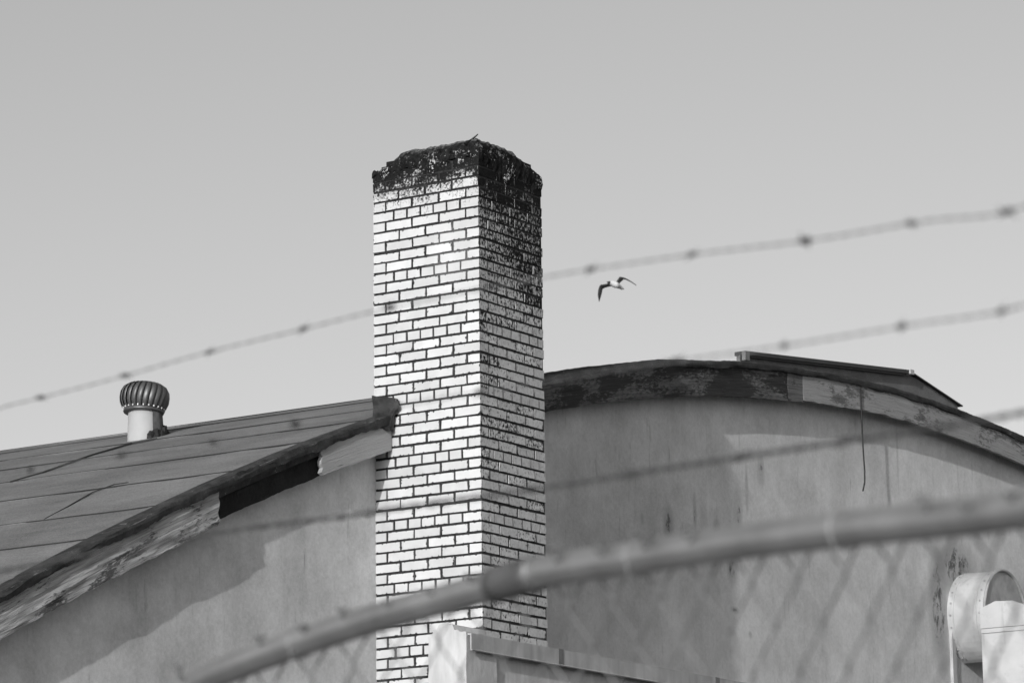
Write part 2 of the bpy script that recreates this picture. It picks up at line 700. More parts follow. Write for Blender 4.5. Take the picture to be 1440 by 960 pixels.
mb.grid(edge_fn, NS + 1, len(prof), closed_v=True)
mb.build('roof_edge_felt', M_EDGE, wh)


def board(s0, s1, mat, name='fascia_board', h=0.225, n0=NF - 0.028, n1=NF, rough=0.0, low=0.0, ends=(0, 0), hs=None):
    """curved fascia board between s0 and s1, ragged along its lower edge"""
    k = max(6, int((s1 - s0) / 0.022))
    mb = MB()
    J = 9

    def sx_(i, j):
        t = i / k
        s = s0 + (s1 - s0) * t
        if i == 0 and ends[0]:
            s += ends[0] * nz(j * 0.8, s0, 1) + ends[0] * 0.4 * (j / J - 0.5)
        if i == k and ends[1]:
            s += ends[1] * nz(j * 0.9, s1, 2)
        return s

    def hh(s):
        return hs(s) if hs else h

    def front(i, j):
        s = sx_(i, j)
        t = j / (J - 1)
        rag = (nz(s * 9, 1, 7) * 0.012 + nz(s * 30, 2, 7) * 0.006 + abs(nz(s * 2.2, 5, 7)) * 0.02) * low
        z = arch(s) - 0.001 - (hh(s) - rag) * t
        dn = rough * (0.012 * nz(s * 2.5, t * 9, 1.0) + 0.010 * nz(s * 6, t * 26, 4.0))
        return P(s, n1 + dn, z)

    def back(i, j):
        p = front(i, j)
        return (p[0], -n0, p[2])
    a = mb.grid(front, k + 1, J)
    b = mb.grid(back, k + 1, J)
    for i in range(k):
        for q in (0, J - 1):
            mb.f.append([a + i * J + q, a + (i + 1) * J + q, b + (i + 1) * J + q, b + i * J + q]); mb.m.append(0)
    for j in range(J - 1):
        for q in (0, k):
            mb.f.append([a + q * J + j, a + q * J + j + 1, b + q * J + j + 1, b + q * J + j]); mb.m.append(0)
    return mb.build(name, mat, wh, uv=lambda co: (co.x * 1.05, co.z - arch(co.x)))


def s_at(px, py):
    return on_n(px, py, NF)[0]


hl = lambda s: 0.225
sA = s_at(308, 715)
sB = s_at(452, 650)
board(S_L, sA, M_WOOD_ROT, rough=1.0, low=1.0, ends=(0, 0.03), h=0.235)
board(sB, -0.012, M_WOOD_GREY, low=0.7, ends=(0.03, 0.0), h=0.205, n1=NF + 0.004)
x1, x2, x3 = s_at(919, 540), s_at(1129, 545), s_at(1211, 560)
board(CH_A + 0.01, x1, M_WOOD_BLACK, rough=0.35, low=0.4, h=0.235)
x2b = s_at(1108, 545)
board(x2b + 0.003, x2, M_WOOD_MID, low=0.4, h=0.23, n1=NF - 0.001)
board(x1 + 0.006, x2b, M_WOOD_BLACK2, rough=0.35, low=0.4, h=0.235, n1=NF - 0.003)
board(x2 + 0.004, x3, M_WOOD_PALE, low=0.6, h=0.215)
board(x3 + 0.006, S_R, M_WOOD_PALE, low=0.6, h=0.205, n1=NF + 0.002)
# added board behind the missing one, shade painted near-black; soffit likewise
board(sA - 0.25, sB + 0.25, M_VOID, name='gap_shade_board', h=0.21, n0=0.03, n1=NF - 0.045, rough=1.0, low=0.6)
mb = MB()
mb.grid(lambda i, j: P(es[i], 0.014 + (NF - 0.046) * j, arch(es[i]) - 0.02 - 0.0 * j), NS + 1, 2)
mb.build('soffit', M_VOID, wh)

# torn upstand of felt where the roof meets the chimney
up_top = [(525, 556), (529, 557), (540, 557.5), (553, 559), (560, 561)]
up_mid = [(527, 573), (533, 572), (542, 574), (553, 575), (562, 572)]
up_low = [(526, 592), (536, 590), (545, 592), (552, 590), (556, 583)]
up_bot = [(528, 602), (538, 602), (547, 606), (553, 606), (554, 600)]
mb = MB()
rows = [up_top, up_mid, up_low, up_bot]
soff = [(-0.035, -0.03, -0.02, -0.016, -0.02), (-0.10, -0.07, -0.05, -0.03, -0.035), (-0.22, -0.12, -0.07, -0.035, -0.02), (-0.2, -0.12, -0.07, -0.03, -0.018)]


def upf(i, j, d=0.0):
    R = 6
    a, fa = divmod(i, R)
    a2 = min(a + 1, 3)
    t = fa / R
    b, fb = divmod(j, R)
    b2 = min(b + 1, 4)
    u = fb / R

    def L2(q):
        p = [q(a, b) * (1 - u) + q(a, b2) * u, q(a2, b) * (1 - u) + q(a2, b2) * u]
        return p[0] * (1 - t) + p[1] * t
    px = L2(lambda r, c: rows[r][c][0])
    py = L2(lambda r, c: rows[r][c][1])
    so = L2(lambda r, c: soff[r][c]) + 0.012 * nz(i * 0.4, j * 0.4, 3)
    n_, z_ = on_s(px, py, so)
    return P(so - d, n_ - d, z_)


a_ = mb.grid(lambda i, j: upf(i, j), 19, 25)
b_ = mb.grid(lambda i, j: upf(i, j, 0.008), 19, 25)
for i in range(18):
    for q in (0, 24):
        mb.f.append([a_ + i * 25 + q, a_ + (i + 1) * 25 + q, b_ + (i + 1) * 25 + q, b_ + i * 25 + q]); mb.m.append(0)
for j in range(24):
    for q in (0, 18):
        mb.f.append([a_ + q * 25 + j, a_ + q * 25 + j + 1, b_ + q * 25 + j + 1, b_ + q * 25 + j]); mb.m.append(0)
fl_ = mb.build('chimney_flashing', M_EDGE, wh, smooth=True)
fl_['label'] = 'torn dark felt flashing turned up against the chimney'

# raised patch of roofing with a metal trim near the crown of the roof
NR = -0.30
q = [on_n(x, y, NR) for x, y in ((1041, 499), (1275, 526), (1290, 533), (1346, 567), (1349, 590), (1300, 580), (1160, 560), (1041, 540))]
mb = MB()
mb.prism([P(s, NR, z) for s, z in q], (0, 0.035, 0))
cu = mb.build('roof_upstand', M_FELT, roof)
M_TRIM = simple('dark_metal_trim', 0.05, 0.5, 0.5, bump=0.1)
M_FLASHG0 = simple('weathered_zinc', 0.16, 0.8, 0.0, var=0.3, bump=0.2)
M_ZINC = simple('bare_zinc', 0.5, 0.5, 0.3, bump=0.1)


def trim(pts, name, mat, th=0.05, n0=NR + 0.05, n1=NR - 0.05, sub=None):
    mb = MB()
    k = len(pts)
    poly = [P(s, n0, z) for s, z in pts] + [P(s, n0, z - th) for s, z in reversed(pts)]
    mb.prism(poly, (0, n0 - n1, 0))
    return mb.build(name, mat, roof)


trim([on_n(1040.5, 494, NR), on_n(1273, 521, NR)], 'metal_trim', M_TRIM, 0.032)
trim([on_n(1047, 499.5, NR), on_n(1270, 525.5, NR)], 'metal_trim', M_TRIM, 0.018, n0=NR + 0.03, n1=NR - 0.04)
trim([on_n(1277, 522, NR), on_n(1350, 570.5, NR)], 'metal_trim', M_TRIM, 0.010, n0=NR + 0.03, n1=NR - 0.04)
e0 = on_n(1040, 494, NR); e1 = on_n(1046, 495, NR)
trim([e0, e1], 'trim_end', M_FLASHG0, 0.075, n0=NR + 0.054, n1=NR + 0.02)
e0 = on_n(1271.5, 520, NR); e1 = on_n(1277, 521.5, NR)
trim([e0, e1], 'trim_end', M_ZINC, 0.04, n0=NR + 0.06, n1=NR - 0.06)

# ------------------------------------------------------------------ chimney
ch = thing('chimney', 'square white-painted brick chimney with a soot-black crumbling top', 'chimney', W0, ROTZ)
COURSE = 0.0705
JT = 0.0104
PT = 0.2185
_d = ray(672.5, 204)
ZT = CAM_Z + _d.z * (CORNER.y / _d.y)                      # top of the brickwork at the near edge
print('chimney top', ZT)

def brick_paint(chip):
    bp = NT('painted_brick', 0.8)
    co = bp.coords(ch)
    xyz = bp.sep(co)
    nrm = bp.sep(bp.coords(None, 'Normal'))
    rnd = bp.new('ShaderNodeObjectInfo').outputs['Random']
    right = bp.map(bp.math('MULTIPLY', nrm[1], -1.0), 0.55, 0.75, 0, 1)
    zdn = bp.math('SUBTRACT', ZT, xyz[2])                       # metres below the top
    nA = bp.noise(co, 6.0, 5, 0.6)
    nB = bp.noise(co, 55, 4, 0.7)
    nC = bp.noise(bp.mapping(co, (52, 52, 36)), 1.0, 4, 0.7)
    nD = bp.noise(co, 1.6, 3, 0.5)
    # crust of soot at the top, all sides
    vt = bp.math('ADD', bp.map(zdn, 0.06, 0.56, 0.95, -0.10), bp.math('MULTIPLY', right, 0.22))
    vt = bp.math('ADD', vt, bp.math('MULTIPLY', bp.math('SUBTRACT', nA, 0.5), 1.3))
    vt = bp.math('ADD', vt, bp.math('MULTIPLY', bp.math('SUBTRACT', nB, 0.5), 1.5))
    mt_ = bp.map(vt, 0.40, 0.76, 0, 1, smooth=True)
    # flaking and soot on the right-hand face, fading downwards
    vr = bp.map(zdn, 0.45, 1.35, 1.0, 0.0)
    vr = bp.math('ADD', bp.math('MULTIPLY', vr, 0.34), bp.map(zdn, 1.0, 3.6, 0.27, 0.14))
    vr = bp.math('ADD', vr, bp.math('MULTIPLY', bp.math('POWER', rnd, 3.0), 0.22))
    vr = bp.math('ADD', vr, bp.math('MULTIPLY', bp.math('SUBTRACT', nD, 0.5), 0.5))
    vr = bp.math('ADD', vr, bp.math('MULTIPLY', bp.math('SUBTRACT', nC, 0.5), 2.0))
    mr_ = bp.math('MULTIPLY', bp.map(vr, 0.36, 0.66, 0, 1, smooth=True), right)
    # odd flecks on the left-hand face near the corner
    vl = bp.math('ADD', bp.map(zdn, 0.3, 1.0, 0.10, 0.0), bp.math('MULTIPLY', bp.math('SUBTRACT', nB, 0.5), 1.0))
    vl = bp.math('ADD', vl, bp.map(xyz[1], -0.81, -0.70, 0.05, 0.0))
    ml_ = bp.map(vl, 0.26, 0.33, 0, 0.9, smooth=True)
    mask = bp.math('MAXIMUM', bp.math('MAXIMUM', mt_, mr_), ml_)
    white = bp.math('ADD', bp.map(rnd, 0, 1, 0.49, 0.60), bp.map(nA, 0.3, 0.7, -0.06, 0.03))
    if chip:                                                   # chipped arrises on each brick
        gx = bp.sep(bp.coords(None, 'Generated'))
        nE = bp.noise(co, 34, 4, 0.65)
        def ed(k, sc):
            return bp.math('MULTIPLY', bp.math('MINIMUM', gx[k], bp.math('SUBTRACT', 1.0, gx[k])), sc)
        al = bp.math('ADD', bp.math('MULTIPLY', ed(0, 0.17), right), bp.math('MULTIPLY', ed(1, 0.17), bp.math('SUBTRACT', 1.0, right)))
        e = bp.math('MINIMUM', ed(2, 0.06), al)
        e = bp.math('SUBTRACT', e, bp.math('MULTIPLY', bp.math('SUBTRACT', nE, 0.50), 0.062))
        mask = bp.math('MAXIMUM', mask, bp.map(e, 0.0014, -0.0010, 0.0, 0.95, smooth=True))
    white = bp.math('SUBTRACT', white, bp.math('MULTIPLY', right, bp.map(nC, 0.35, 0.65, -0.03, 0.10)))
    soot = bp.map(nB, 0.3, 0.7, 0.004, 0.018)
    bp.b.inputs['Specular IOR Level'].default_value = 0.08
    bp.colour(bp.mix(mask, white, soot))
    bp.bump(bp.math('ADD', nB, bp.math('MULTIPLY', mask, -0.5)), 0.45, 0.004)
    return bp.mat


M_BRICK = brick_paint(True)
M_BRICK_S = brick_paint(False)

mo = NT('sooty_mortar', 0.95)
mc = mo.coords(ch)
mA = mo.noise(mc, 5, 4)
mB_ = mo.noise(mc, 60, 4)
mz = mo.sep(mc)
v = mo.map(mB_, 0.3, 0.7, 0.010, 0.040)
# joints still filled with paint in one patch near the corner
d1 = mo.math('DIVIDE', mo.math('SUBTRACT', mz[2], ZT - 0.72), 0.25)
d2 = mo.math('DIVIDE', mo.math('SUBTRACT', mz[1], -0.62), 0.22)
dd = mo.math('ADD', mo.math('MULTIPLY', d1, d1), mo.math('MULTIPLY', d2, d2))
pt_ = mo.map(mo.math('ADD', dd, mo.math('MULTIPLY', mo.math('SUBTRACT', mA, 0.5), 1.5)), 0.45, 1.0, 0.12, 0.0, smooth=True)
pt_ = mo.math('MULTIPLY', pt_, mo.map(mz[0], 0.02, 0.03, 1, 0))
v = mo.mix(pt_, v, 0.62)
mo.colour(v)
mo.bump(mB_, 0.8, 0.008)
M_MORTAR = mo.mat

# core between the bricks
mb = MB()
r_ = 0.0055
mb.box(r_, CH_A - r_, -(CH_B - r_), -0.004, 0, ZT - 0.075)
mb.build('mortar_core', M_MORTAR, ch)

bricks = []            # (s0,s1,n0,n1,z0,z1, screen_area)
BH = COURSE - JT
HB = PT / 2 - JT       # header width
ncourse = int(ZT / COURSE)
for c in range(ncourse):
    z1 = ZT - c * COURSE
    z0 = z1 - BH
    ph = c % 6
    rows_ = []
    cz = random.uniform(-0.0015, 0.0015)
    if ph == 5:                                            # header course
        L = [CH_B]
        cur = CH_B - 0.72 * PT
        corner = (0, HB * 0.9, cur + JT, CH_B)
        rows_.append(corner)
        while cur > 0.10:
            nx = cur - PT / 2 * random.uniform(0.97, 1.03)
            if nx < 0.07:
                nx = 0.0
            rows_.append((0, 0.1, nx + (JT if nx > 0 else 0), cur)); cur = nx
        if cur > 0.03:
            rows_.append((0, 0.1, 0.0, cur))
        cur = HB * 0.9 + JT
        first = True
        while cur < CH_A - 0.05:
            w = PT * 0.27 if first else PT / 2 * random.uniform(0.98, 1.03)
            nx = cur + w
            if nx > CH_A - 0.05:
                nx = CH_A + JT
            rows_.append((cur, nx - JT, CH_B - 0.1, CH_B)); cur = nx
            first = False
    elif (ph % 2) == 0:                                    # stretcher of the right face turns the corner
        rows_.append((0, PT - JT, CH_B - HB, CH_B))
        cur = CH_B - PT / 2
        while cur > 0.02:
            nx = cur - PT
            if nx < 0.05:
                nx = 0.0
            rows_.append((0, 0.1, nx + (JT if nx > 0 else 0), cur)); cur = nx
        cur = PT
        while cur < CH_A - 0.03:
            nx = min(cur + PT, CH_A + JT)
            rows_.append((cur, nx - JT, CH_B - 0.1, CH_B)); cur = nx
    else:
        rows_.append((0, HB, CH_B - PT + JT, CH_B))
        cur = CH_B - PT
        while cur > 0.02:
            nx = cur - PT
            if nx < 0.05:
                nx = 0.0
            rows_.append((0, 0.1, nx + (JT if nx > 0 else 0), cur)); cur = nx
        cur = PT / 2
        while cur < CH_A - 0.03:
            nx = min(cur + PT, CH_A + JT)
            rows_.append((cur, nx - JT, CH_B - 0.1, CH_B)); cur = nx
    for (s0, s1, n0, n1) in rows_:
        if c == 0 and (n1 < 0.3 or s1 > CH_A - 0.05):
            continue                                       # crumbled away
        area = 0
        if s0 == 0:
            area += (n1 - n0) * math.cos(PHI)
        if n1 == CH_B:
            area += (s1 - s0) * math.sin(PHI)
        bricks.append((s0, s1, n0, n1, z0 + cz, z1 + cz, area, c))

# how many courses the photograph shows
zb_vis = CAM_Z + ray(530, 958).z * (24.6 / ray(530, 958).y)
vis = [b for b in bricks if b[4] > zb_vis - 0.05]
vis.sort(key=lambda b: -b[6])
own = vis[:300]
own_set = set(id(b) for b in own)
rest = [b for b in bricks if id(b) not in own_set]
print('bricks visible', len(vis), 'total', len(bricks))

cache = {}


def brick_mesh(w, d):
    """shared, slightly worn brick meshes by rounded size; three variants of each"""
    key = (round(w / 0.004), round(d / 0.004), random.randrange(4))
    if key not in cache:
        m = MB()
        m.cbox(0, w, -d, 0, 0, BH, c=random.uniform(0.0016, 0.0026), jit=0.0014, faces=('x0', 'y0'), side_mi=1)
        cache[key] = (m.mesh('brick', [M_BRICK, M_MORTAR]), w, d)
    return cache[key]


def jt():
    return random.uniform(-0.0022, 0.0022)


for (s0, s1, n0, n1, z0, z1, ar, c) in own:
    me, w, d = brick_mesh(s1 - s0, n1 - n0)
    o = link('brick', me, ch, (s0 + (jt() if s0 > 0 else jt() * 0.7), -n0 + jt() * 0.7, z0 + jt() * 0.5))
    o.scale = ((s1 - s0) / w * random.uniform(0.975, 1.01), (n1 - n0) / d * random.uniform(0.975, 1.01), random.uniform(0.96, 1.02))
mb = MB()
for (s0, s1, n0, n1, z0, z1, ar, c) in rest:
    a, b = jt() * 0.7, jt() * 0.7
    mb.cbox(s0 + a, s1 + a, -n1 + b, -n0 + b, z0, z1, c=0.002, jit=0.0014, faces=('x0', 'y0'), side_mi=1)
# far sides of the stack
for c in range(int((ZT - 5.4) / COURSE)):
    z1 = ZT - c * COURSE
    cur = CH_B - 0.105 - (PT / 2 if c % 2 else 0)
    while cur > 0.0:
        nx = max(cur - PT, 0)
        mb.cbox(CH_A - 0.1, CH_A, -cur, -(nx + JT * (nx > 0)), z1 - BH, z1, c=0.002, jit=0.0014, faces=('x1',), side_mi=1)
        cur = nx if nx > 0 else -1
    cur = 0.105 + (PT / 2 if c % 2 else 0)
    while cur < CH_A - 0.15:
        mb.cbox(cur, min(cur + PT - JT, CH_A - 0.105), -0.1, 0.001, z1 - BH, z1, c=0.002, jit=0.0014, faces=('y1',), side_mi=1)
        cur += PT
bs_ = mb.build('smaller_bricks', [M_BRICK_S, M_MORTAR], ch)
bs_['kind'] = 'stuff'

# crumbling crown and soot crust
cr = NT('soot_crust', 0.95)
cc = cr.coords(ch)
c1 = cr.noise(cc, 22, 6, 0.7)
c2 = cr.noise(cc, 7, 4, 0.6)
c3 = cr.noise(cc, 60, 4, 0.7)
v = cr.map(c1, 0.3, 0.7, 0.003, 0.028)
cr.b.inputs['Specular IOR Level'].default_value = 0.08
up_ = cr.sep(cr.coords(None, 'Normal'))[2]
v = cr.mix(cr.math('MULTIPLY', cr.map(up_, 0.45, 0.8, 0, 0.8, smooth=True), cr.map(c3, 0.4, 0.6, 0.2, 1)), v, 0.26)
fleck = cr.map(cr.math('ADD', c3, cr.math('MULTIPLY', c2, 0.8)), 1.0, 1.05, 0, 0.9, smooth=True)
czz = cr.sep(cc)
fleck = cr.math('MULTIPLY', fleck, cr.map(czz[2], ZT + 0.02, ZT - 0.05, 0.0, 1.0))
v = cr.mix(fleck, v, 0.6)
cr.colour(v)
cr.bump(cr.math('ADD', c1, cr.math('MULTIPLY', c3, 0.5)), 0.9, 0.02)
M_CRUST = cr.mat

mb = MB()
per = []                                                  # perimeter positions of the stack, corner-rounded
NP = 260
tot = 2 * (CH_A + CH_B)
for k in range(NP):
    d = tot * k / NP
    if d < CH_A:
        per.append((d, CH_B, 0, 1))
    elif d < CH_A + CH_B:
        per.append((CH_A, CH_B - (d - CH_A), 1, 0))
    elif d < 2 * CH_A + CH_B:
        per.append((CH_A - (d - CH_A - CH_B), 0, 0, -1))
    else:
        per.append((0, d - 2 * CH_A - CH_B, -1, 0))
cx_, cy_ = CH_A / 2, CH_B / 2
lev = [(-1.0, -0.014), (-0.93, -0.002), (-0.75, 0.006), (-0.5, 0.008), (-0.25, 0.010), (0.0, 0.008), (0.3, 0.003), (0.6, -0.008), (0.85, -0.022), (1.0, -0.045), (1.05, -0.08), (1.0, -0.15), (0.5, -0.20), (-0.6, -0.21)]


def crown_fn(i, j):
    s, n_, ds, dn = per[i]
    t, out = lev[j]
    # worn corners: far-left and far-right ones are lower and rounder than the near one
    far = max(0.0, 1 - math.hypot(s - 0, n_ - 0) / 0.24) * 1.0 + max(0.0, 1 - math.hypot(s - CH_A, n_ - CH_B) / 0.33) * 0.75 + max(0.0, 1 - math.hypot(s - CH_A, n_) / 0.25)
    far *= 1 + 0.35 * nz(s * 12, n_ * 12, 2)
    if t < 0:
        low = 0.10 + 0.09 * nz(s * 5, n_ * 5, 1.0) + 0.09 * nz(s * 16, n_ * 16, 2.0) + 0.04 * nz(s * 45, n_ * 45, 2.0)
        if dn == 1:
            low += 0.05
        low = max(0.04, low)
        z = ZT + t * low
    else:
        z = ZT + t * 0.060
    z -= far * (0.115 if t > 0.2 else 0.085 if t > -0.3 else 0.05 if t > -0.6 else 0.0)
    rr = 0.010 * nz(s * 14, n_ * 14, z * 14) + 0.007 * nz(s * 40, n_ * 40, z * 40)
    if t >= 0:
        z += 0.010 * nz(s * 9, n_ * 9, 6.0) + 0.010 * nz(s * 30, n_ * 30, 6.0)
    o = out + (rr if j > 0 else 0) - far * max(0, t) * 0.035
    # pull toward the centre along the side normal, blended at corners
    px_, py_ = s + ds * o, n_ + dn * o
    if j >= 9:
        f = -out
        px_ = s + (cx_ - s) / max(abs(cx_ - s), abs(cy_ - n_)) * f + ds * rr
        py_ = n_ + (cy_ - n_) / max(abs(cx_ - s), abs(cy_ - n_)) * f + dn * rr
    return P(px_, py_, z)


mb.grid(lambda j, i: crown_fn(i, j), len(lev), NP, closed_v=True)
mb.build('crown', M_CRUST, ch)
# splinter standing up at the near edge of the crown
mb = MB()
a = on_n(664, 197, CH_B - 0.06); b = on_n(672, 189, CH_B - 0.06)
mb.tube([P(a[0] - 0.03, CH_B - 0.10, a[1] - 0.03), P(a[0], CH_B - 0.07, a[1] - 0.002), P(b[0], CH_B - 0.06, b[1])], [0.014, 0.010, 0.004], 6)
mb.build('crown_splinter', M_CRUST, ch)

# ------------------------------------------------------------------ low annex with a metal coping
s_an = -0.35
n_fr = on_s(657, 915, s_an)[0]
n_bk = on_s(604, 915, s_an)[0]
z_cp = on_s(657, 890, s_an)[1]
an = thing('annex_building', 'low pale plastered annex with a grey metal coping below the chimney', 'annex',
           world_pt(s_an, n_fr, 0), ROTZ)
pm = NT('pale_plaster', 0.9)
pc = pm.coords(an)
v = pm.math('ADD', pm.map(pm.noise(pc, 3, 5), 0.3, 0.7, 0.44, 0.52), pm.map(pm.noise(pm.mapping(pc, (20, 20, 4)), 1.0, 4), 0.3, 0.7, -0.05, 0.05))
pm.colour(v)
pm.bump(pm.noise(pc, 12, 5), 0.35, 0.02)
M_PLASTER = pm.mat
cp = NT('zinc_coping', 0.6, 0.3)
cpc = cp.coords(an)
v = cp.math('ADD', cp.map(cp.noise(cpc, 4, 5), 0.3, 0.7, 0.34, 0.44), cp.map(cp.noise(cp.mapping(cpc, (22, 22, 2)), 1.0, 4), 0.3, 0.7, -0.06, 0.06))
cp.colour(v)
M_COPING = cp.mat
T_ = n_fr - n_bk
AL = 9.0
# local coordinates: x along the wall, y into it
mb = MB()
mb.box(0.02, AL, 0.03, T_ - 0.02, 0, z_cp - 0.02)
mb.build('parapet_wall', M_PLASTER, an)
# thick hand-trowelled plaster on the end of the parapet, ragged where it laps the bricks
mb = MB()
GI, GJ = 15, 30
top_shape = [0.045, 0.05, 0.052, 0.053, 0.05, 0.02, -0.02]


def endp(i, j, d=0.0):
    t = i / (GI - 1)                                       # 0 front edge, 1 back edge
    zt = z_cp + [0.012, 0.026, 0.066, 0.08, 0.075, 0.04, 0.0][min(6, int(t * 6.99))]
    u = j / (GJ - 1)
    zb = z_cp - 0.9
    z = zb + (zt - zb) * u + (0.008 * nz(t * 7, 1, 3) if j == GJ - 1 else 0)
    y = t * (T_ + 0.012 * nz(z * 9, 2, 5) + 0.008 * nz(z * 30, 2, 5)) if i == GI - 1 else t * T_
    x = 0.0 - 0.010 + 0.012 * nz(y * 8, z * 5, 1) - 0.003 * math.sin(min(1, t * 1.02) * math.pi)
    return (x + d, y, z)


a_ = mb.grid(lambda i, j: endp(i, j), GI, GJ)
b_ = mb.grid(lambda i, j: (0.34, endp(i, j)[1], endp(i, j)[2]), GI, GJ)
for i in range(GI - 1):
    for q_ in (0, GJ - 1):
        mb.f.append([a_ + i * GJ + q_, a_ + (i + 1) * GJ + q_, b_ + (i + 1) * GJ + q_, b_ + i * GJ + q_]); mb.m.append(0)
for j in range(GJ - 1):
    for q_ in (0, GI - 1):
        mb.f.append([a_ + q_ * GJ + j, a_ + q_ * GJ + j + 1, b_ + q_ * GJ + j + 1, b_ + q_ * GJ + j]); mb.m.append(0)
mb.build('parapet_end_plaster', M_PLASTER, an, smooth=False)
# coping: folded sheet with a drip lip
mb = MB()
cps = [(-0.030, 0.0), (-0.030, -0.098), (-0.036, -0.106), (-0.030, -0.112), (-0.018, -0.106), (-0.018, -0.012), (T_ * 0.62, 0.018), (T_ * 0.62, 0.032)]
pieces = [0.006, 1.06, 3.1, 5.2, 7.2, AL]
for k in range(len(pieces) - 1):
    mb = MB()
    g = 0.0 if k == 0 else 0.003
    x0, x1_ = pieces[k] + g, pieces[k + 1] - 0.003
    mb.prism([(x0, y, z_cp + z) for y, z in cps], (x1_ - x0, 0, 0))
    mb.build('coping_sheet', M_COPING, an)
    if k < 4:
        mb = MB()
        mb.box(pieces[k + 1] - 0.03, pieces[k + 1] + 0.03, -0.0335, -0.0305, z_cp - 0.097, z_cp + 0.002)
        mb.build('coping_joint', M_FLASHG0, an)
mb = MB()
mb.box(0.3, AL, T_ - 0.02, n_fr - 0.02, z_cp - 0.45, z_cp - 0.25)
mb.build('flat_roof', M_FELT, an)
mb = MB()
mb.box(AL, AL + 0.2, 0.03, n_fr - 0.02, 0, z_cp - 0.02)
mb.build('end_wall', M_PLASTER, an)

# ------------------------------------------------------------------ turbine ventilator on the roof
s_v = seams[-1] + 0.28
n_v = on_s(203, 600, s_v)[0]
zc = on_s(202, 559.5, s_v)[1]                              # centre of the globe
zr = roof_z(s_v)
vt_ = thing('roof_ventilator', 'globe-shaped dark turbine ventilator on a pale pipe on the curved roof', 'ventilator',
            world_pt(s_v, n_v, zr), ROTZ)
M_BLADE = simple('dark_turbine_metal', 0.12, 0.45, 0.55, var=0.25, scale=9, bump=0.1)
M_BLADE_IN = simple('turbine_inside', 0.02, 0.8, 0.0)
M_PIPE_W = simple('pale_vent_pipe', 0.38, 0.6, 0.0, var=0.08, scale=8, bump=0.15)
M_PIPE_SHADE = simple('pipe_shade_grey', 0.10, 0.8, 0.0, var=0.4, scale=25, bump=0.5, bscale=50)  # dark grey stands in for shade on the vent pipe
GR, GH = 0.183, 0.104
hz = zc - zr
tilt = Matrix.Rotation(math.radians(4), 3, 'Y')
# pipe
mb = MB()
mb.lathe([(0.128, -0.25), (0.122, 0.0), (0.118, hz - GH + 0.03)], 28)
mb.build('vent_pipe', M_PIPE_W, vt_, smooth=True)
# flared sheet on the pipe's right, its dark grey painting the shaded side
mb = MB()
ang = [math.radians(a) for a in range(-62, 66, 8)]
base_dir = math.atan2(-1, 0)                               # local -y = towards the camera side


def shade_sheet(i, j):
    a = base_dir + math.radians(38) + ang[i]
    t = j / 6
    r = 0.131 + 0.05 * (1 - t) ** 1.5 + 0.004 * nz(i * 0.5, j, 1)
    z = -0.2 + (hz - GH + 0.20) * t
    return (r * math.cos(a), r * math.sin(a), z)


k_ = mb.grid(shade_sheet, len(ang), 7)
k2 = mb.grid(lambda i, j: tuple(c * (0.97 if q < 2 else 1) for q, c in enumerate(shade_sheet(i, j))), len(ang), 7)
mb.build('pipe_shade_sheet', M_PIPE_SHADE, vt_, smooth=True)
mb = MB()
for k in range(26):
    a = base_dir + math.radians(random.uniform(-40, 70))
    r = 0.135 + random.uniform(0, 0.02)
    x, y = r * math.cos(a), r * math.sin(a)
    zz = (arch(s_v + x) - arch(s_v)) + random.uniform(0.0, 0.05)
    mb.cbox(x - 0.02, x + 0.02, y - 0.02, y + 0.02, zz - 0.04, zz + 0.02, c=0.006, jit=0.012)
mb.build('tar_fillet', M_TAR, vt_)
# turbine
prof_g = [(0.136, -GH), (0.163, -GH * 0.72), (0.179, -GH * 0.36), (GR, 0.0), (0.179, GH * 0.36), (0.160, GH * 0.70), (0.124, GH * 0.93), (0.07, GH * 1.02)]
mb = MB()
mb.lathe([(r - 0.022, z) for r, z in prof_g], 28)
tb = mb.build('turbine_core', M_BLADE_IN, vt_, smooth=True)
tb.location = (0, 0, hz)
tb.rotation_euler = (0, math.radians(5), 0)
NBL = 24
bl = MB()
K = len(prof_g)


def blade(i, j, d=0.0):
    r, z = prof_g[i]
    tw = 0.30 * (i / (K - 1)) ** 1.6
    w = 2 * math.pi / NBL * 1.08
    t = j / 3
    a = tw + w * t
    rr = r - 0.016 * (1 - t) + 0.006 * math.sin(t * math.pi) - d
    return (rr * math.cos(a), rr * math.sin(a), z)


p1 = bl.grid(lambda i, j: blade(i, j), K, 4)
p2 = bl.grid(lambda i, j: blade(i, j, 0.0025), K, 4)
for i in range(K - 1):
    for q_ in (0, 3):
        bl.f.append([p1 + i * 4 + q_, p1 + (i + 1) * 4 + q_, p2 + (i + 1) * 4 + q_, p2 + i * 4 + q_]); bl.m.append(0)
me_b = bl.mesh('blade', M_BLADE, smooth=True)
for k in range(NBL):
    o = link('blade', me_b, tb)
    o.rotation_euler = (0, 0, 2 * math.pi * k / NBL)
mb = MB()
mb.lathe([(0.085, GH * 0.99), (0.085, GH * 1.03), (0.05, GH * 1.09), (0.012, GH * 1.11)], 24)
mb.build('cap', M_BLADE, tb, smooth=True)
mb = MB()
mb.lathe([(0.120, -GH - 0.012), (0.146, -GH - 0.012), (0.150, -GH - 0.004), (0.146, -GH + 0.012), (0.120, -GH + 0.012)], 28)
mb.build('bottom_ring', M_BLADE, tb, smooth=True)
tabm = MB()
tabm.cbox(-0.006, 0.006, -0.005, 0.005, -0.007, 0.007, c=0.002)
tme = tabm.mesh('blade_rivet', M_ZINC)
for k in range(NBL):
    a = 2 * math.pi * (k + 0.5) / NBL
    o = link('blade_rivet', tme, tb, (0.151 * math.cos(a), 0.151 * math.sin(a), -GH * 0.85))
    o.rotation_euler = (0, 0, a)

